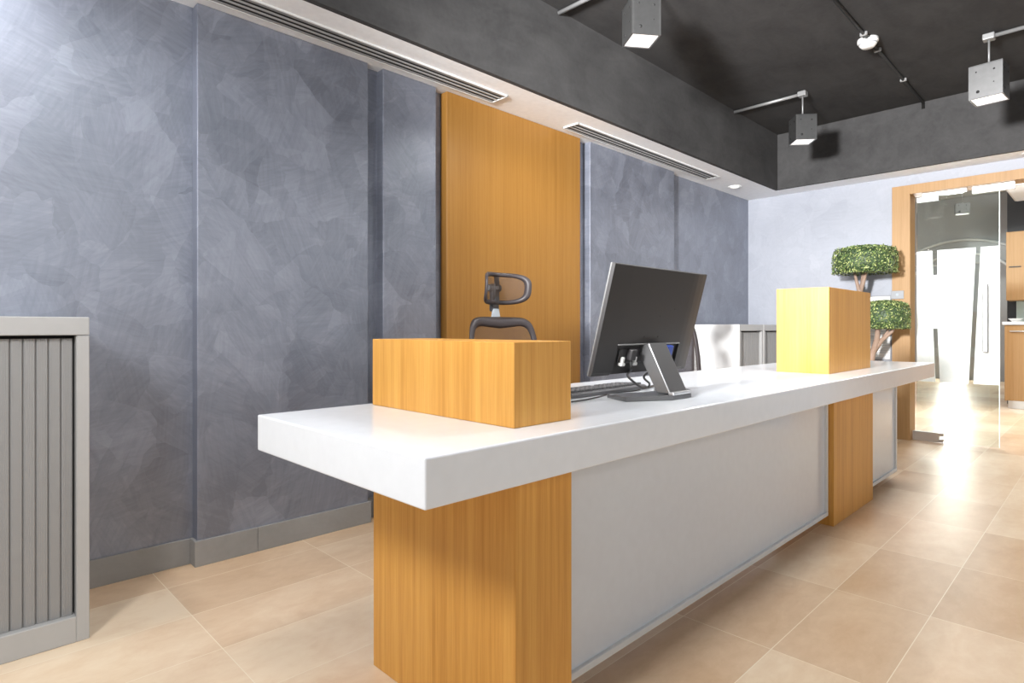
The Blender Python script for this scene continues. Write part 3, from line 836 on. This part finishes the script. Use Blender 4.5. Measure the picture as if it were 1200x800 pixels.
pf = MB(); db(pf, (GX0, YD-.016, OZ-.075), (GX0+.16, YD+.016, OZ-.034), .002); pf.obj('hinge_patch', M['bright_metal'], leaf)
pf = MB(); db(pf, (GX0-.03, YD-.018, .004), (GX0+.165, YD+.018, .085), .002); db(pf, (GX0+.165, YD-.018, .004), (GX0+.195, YD+.018, .032), .002); db(pf, (GX0+.165, YD-.018, .058), (GX0+.195, YD+.018, .085), .002); pf.obj('hinge_patch', M['silver'], leaf)
pf = MB(); db(pf, (-.865, YD-.018, OZ-.060), (-.585, YD+.018, OZ-.001), .002); pf.obj('lock_patch', M['bright_metal'], dr)
pf = MB(); db(pf, (GX0+.04, YD-.016, OZ-.030), (-.90, YD+.016, OZ-.0005), .002); pf.obj('header_rail', M['bright_metal'], dr)

# ------------------------------------------------------------------ back room
ZB = 2.62
structure(MB().box((-4.35, BY+.14, 0), (-4.2, YF, ZC)).obj('wall_hall', M['back_pale']))
structure(MB().box((-4.2, YF-.15, 0), (XR, YF, ZC)).obj('wall_far', M['back_grey']))
structure(MB().box((-4.2, BY+.1402, ZB+.3), (XR, YF, ZC+.12)).obj('ceiling_hall', M['back_pale']))
be = MB().box((-4.2, 10.80, 1.95), (-1.03, 11.0, ZC))
structure(be.obj('ceiling_beam', M['back_grey']))
ar = MB()
for rr in (.55, .78):
    ar.tube([(-1.60+rr*cos(a)*1.15, 10.785, 1.62+rr*sin(a)*.86) for a in [R(20+140*k/24) for k in range(25)]], .018, 8)
structure(ar.obj('reflection_arcs', M['back_pale']))  # arcs built to stand for a curved reflection in the glass
p5 = pendant(-1.385, 9.4, 2.58, R(12), .150, (-1.9, -1.41), 'grey cube pendant lamp in the back room, seen through the glass door top', .13)

# kitchen run: base unit, worktop, splashback, wall units
KX0, KY = -.995, 9.66
KX1 = 1.5
def kb_(name, mat, a, b, parent=None, loc=(0,0,0), bev=.003):
    l_ = Vector(loc)
    return MB().box(tuple(Vector(a)-l_), tuple(Vector(b)-l_), bev, 1).obj(name, mat, parent, (0,0,0) if parent else loc)
e = empty('kitchen_base_unit', (KX0, KY, 0)); l = (KX0, KY, 0)
kb_('carcass', M['oak_pale'], (KX0, KY+.004, .10), (KX1, KY+.58, 1.045), e, l)
for k in range(4):
    d = kb_('door', M['oak_pale'], (KX0+.002+k*.62, KY-.018, .104), (KX0+.618+k*.62, KY+.003, 1.04), e, l)
    kb_('handle', M['silver'], (KX0+.05+k*.62, KY-.035, .96), (KX0+.20+k*.62, KY-.018, .972), d, l)
kb_('toe_kick', M['silver'], (KX0+.03, KY+.03, 0), (KX1, KY+.06, .10), e, l)
tag(e, 'oak kitchen base cabinet with steel plinth in the back room, right of the glass door', 'cabinet')
tag(kb_('kitchen_worktop', M['quartz'], (KX0-.02, KY-.03, 1.0456), (KX1, KY+.5995, 1.085)), 'white worktop on the oak kitchen cabinet in the back room', 'worktop')
structure(MB().box((-1.03, KY+.60, 0), (XR, KY+.72, ZC)).obj('wall_kitchen', M['charcoal']))
tag(kb_('splashback_panel', M['splash'], (KX0+.06, KY+.585, 1.0856), (KX1, KY+.5995, 1.36)), 'pale green splashback above the kitchen worktop', 'splashback')
def wall_unit(x0, x1, z0, z1, yf_, label):
    e = empty('kitchen_wall_unit', (x0, yf_, z0)); l = (x0, yf_, z0)
    kb_('carcass', M['oak_pale'], (x0, yf_+.004, z0), (x1, KY+.5995, z1), e, l)
    d = kb_('door', M['oak_pale'], (x0+.001, yf_-.018, z0+.001), (x1-.001, yf_+.003, z1-.001), e, l)
    kb_('handle', M['black_plastic'], (x0+.03, yf_-.034, z0+.42), (x0+.15, yf_-.018, z0+.432), d, l)
    tag(e, label, 'cabinet', 'oak kitchen wall units')
wall_unit(KX0-.01, -.76, 1.36, 2.235, KY+.25, 'lower-topped oak wall unit in the back room, right beside the glass door edge')
wall_unit(-.755, -.10, 1.36, 2.30, KY+.20, 'taller oak wall unit at the right edge of the photo, in the back room')
bo = empty('white_bowl', (-.90, KY+.12, 1.0852))
MB().lathe([(0, 0), (.035, 0), (.04, .006), (.075, .040), (.071, .041), (.036, .012), (0, .010)]).obj('bowl_body', M['white_plastic'], bo)
tag(bo, 'small white bowl on the end of the kitchen worktop', 'bowl')
ta = empty('kitchen_tap', (-.72, KY+.40, 1.0852))
MB().tube(cable_curve([(0, 0, 0), (0, 0, .10), (-.01, -.03, .155), (-.03, -.12, .165), (-.03, -.16, .145)]), .012, 10).obj('spout', M['bright_metal'], ta)
MB().lathe([(0, 0), (.026, 0), (.026, .02), (.014, .03), (0, .03)]).obj('tap_base', M['silver'], ta)
tag(ta, 'bright steel tap on the kitchen worktop', 'tap')
# office ceiling light in the back room
e = empty('ceiling_light_panel', (-.64, 9.36, 2.62))
MB().box((-.28, -.55, .0), (.45, .55, .05), .004, 1).obj('housing', M['back_pale'], e)
MB().box((-.26, -.53, -.006), (.43, .53, -.0004), .002, 1).obj('diffuser', M['panel_light'], e)
MB().tube([(0, 0, .05), (0, 0, ZB+.3-2.62)], .008, 8).obj('hanger', M['pipe'], e)
tag(e, 'square lit ceiling light panel in the back room, top right', 'ceiling light')
# tall daylit window far down the hall
w = empty('window_1', (-2.27, YF-.152, 1.2)); structure(w)
MB().box((-.17, -.012, -1.10), (.17, -.001, 1.05)).obj('window_pane', M['window_glow'], w)
wf = MB()
for a, b in (((-.20, -.04, -1.16), (-.17, -.001, 1.11)), ((.17, -.04, -1.16), (.20, -.001, 1.11)), ((-.17, -.04, 1.05), (.17, -.001, 1.11)), ((-.17, -.04, -1.16), (.17, -.001, -1.10))): wf.box(a, b, .003, 1)
wf.obj('window_frame', M['alu_white'], w)

# unseen glowing window added on the right wall to go with the side light
w = empty('added_window', (3.2, 1.05, 2.3)); structure(w)
MB().box((-.012, -1.08, -.43), (-.001, 1.08, .43)).obj('window_pane', plain('added_glow_pane', (.9,.95,1), .3, emit=(.94,.97,1), estr=1.2), w)
wf = MB()
for a, b in (((-.03, -1.13, -.48), (-.001, -1.08, .48)), ((-.03, 1.08, -.48), (-.001, 1.13, .48)), ((-.03, -1.08, .43), (-.001, 1.08, .48)), ((-.03, -1.08, -.48), (-.001, 1.08, -.43)), ((-.03, -.02, -.43), (-.013, .02, .43))): wf.box(a, b, .003, 1)
wf.obj('window_frame', M['alu_white'], w)

# ------------------------------------------------------------------ light
wd = bpy.data.worlds.new('world'); SC.world = wd; wd.use_nodes = True
bg = wd.node_tree.nodes['Background']; bg.inputs[0].default_value = (.90, .955, 1.0, 1); bg.inputs[1].default_value = .92

def aim(o, target): o.rotation_euler = (Vector(target)-Vector(o.location)).to_track_quat('-Z', 'Y').to_euler()
def spot(name, loc, target, power, angle, blend, radius, col=(1,1,1)):
    d = bpy.data.lights.new(name, 'SPOT'); d.energy = power; d.spot_size = R(angle); d.spot_blend = blend; d.shadow_soft_size = radius; d.color = col
    o = bpy.data.objects.new(name, d); COL.objects.link(o); o.location = loc; aim(o, target); return o
def area(name, loc, target, power, sx, sy, col=(1,1,1)):
    d = bpy.data.lights.new(name, 'AREA'); d.energy = power; d.shape = 'RECTANGLE'; d.size = sx; d.size_y = sy; d.color = col
    o = bpy.data.objects.new(name, d); COL.objects.link(o); o.location = loc; aim(o, target); return o
KEY = (-.95, -.75, 1.95)
spot('key_lamp', KEY, (-1.15, 6.0, 2.6), 2650, 70, 1.0, .20)
spot('fill_lamp', KEY, (-2.3, 1.0, .9), 122, 150, .6, .20)
area('added_side_light', (3.15, 1.1, 2.3), (-2.7, 1.1, 2.2), 26, 2.2, .9, (.94,.97,1))  # added area light brightening the left wall from the unseen right side
spot('wall_wash_spot', (-2.40, -.04, 2.36), (-2.60, .2, 1.0), 44, 165, .6, .06, (.95,.975,1))  # added spot brightening the upper left wall; no fitting holds it
for k, (x, y, z, p) in enumerate(((-1.78, .38, 2.50, 12), (-1.78, 2.72, 2.52, 54), (-1.787, 5.06, 2.50, 50), (-.587, 4.935, 2.48, 55), (-.587, 2.6, 2.5, 84), (-.587, .3, 2.5, 54))):
    spot('downward_spot', (x, y, z), (x, y, 0), p, 150, .5, .06 if x < -1 else .22, (1, .985, .965))  # three sit in pendants; the others are added, with no lamp above
area('film_backlight', (-2.0, 9.0, 2.3), (-1.0, 6.35, 1.1), 110, 1.0, .8)  # added area light that brightens the frosted film from behind
area('added_hall_fill', (-2.4, 12.8, 2.85), (-2.4, 12.8, 0), 30, 1.6, 1.6)  # added light to lift the far wall and floor; no fitting there
area('added_beam_fill', (-2.2, 8.6, 2.85), (-2.2, 8.6, 0), 14, 1.0, 1.0)  # added light brightening the beam and the back of the film
area('kitchen_light', (.1, 8.2, 2.85), (-.4, 9.6, 1.3), 60, 1.2, 1.2, (1, .95, .88))

SC.view_settings.view_transform = 'Standard'; SC.view_settings.look = 'None'
SC.view_settings.gamma = 1.0; SC.view_settings.use_curve_mapping = False
SC.view_settings.exposure = 0.06
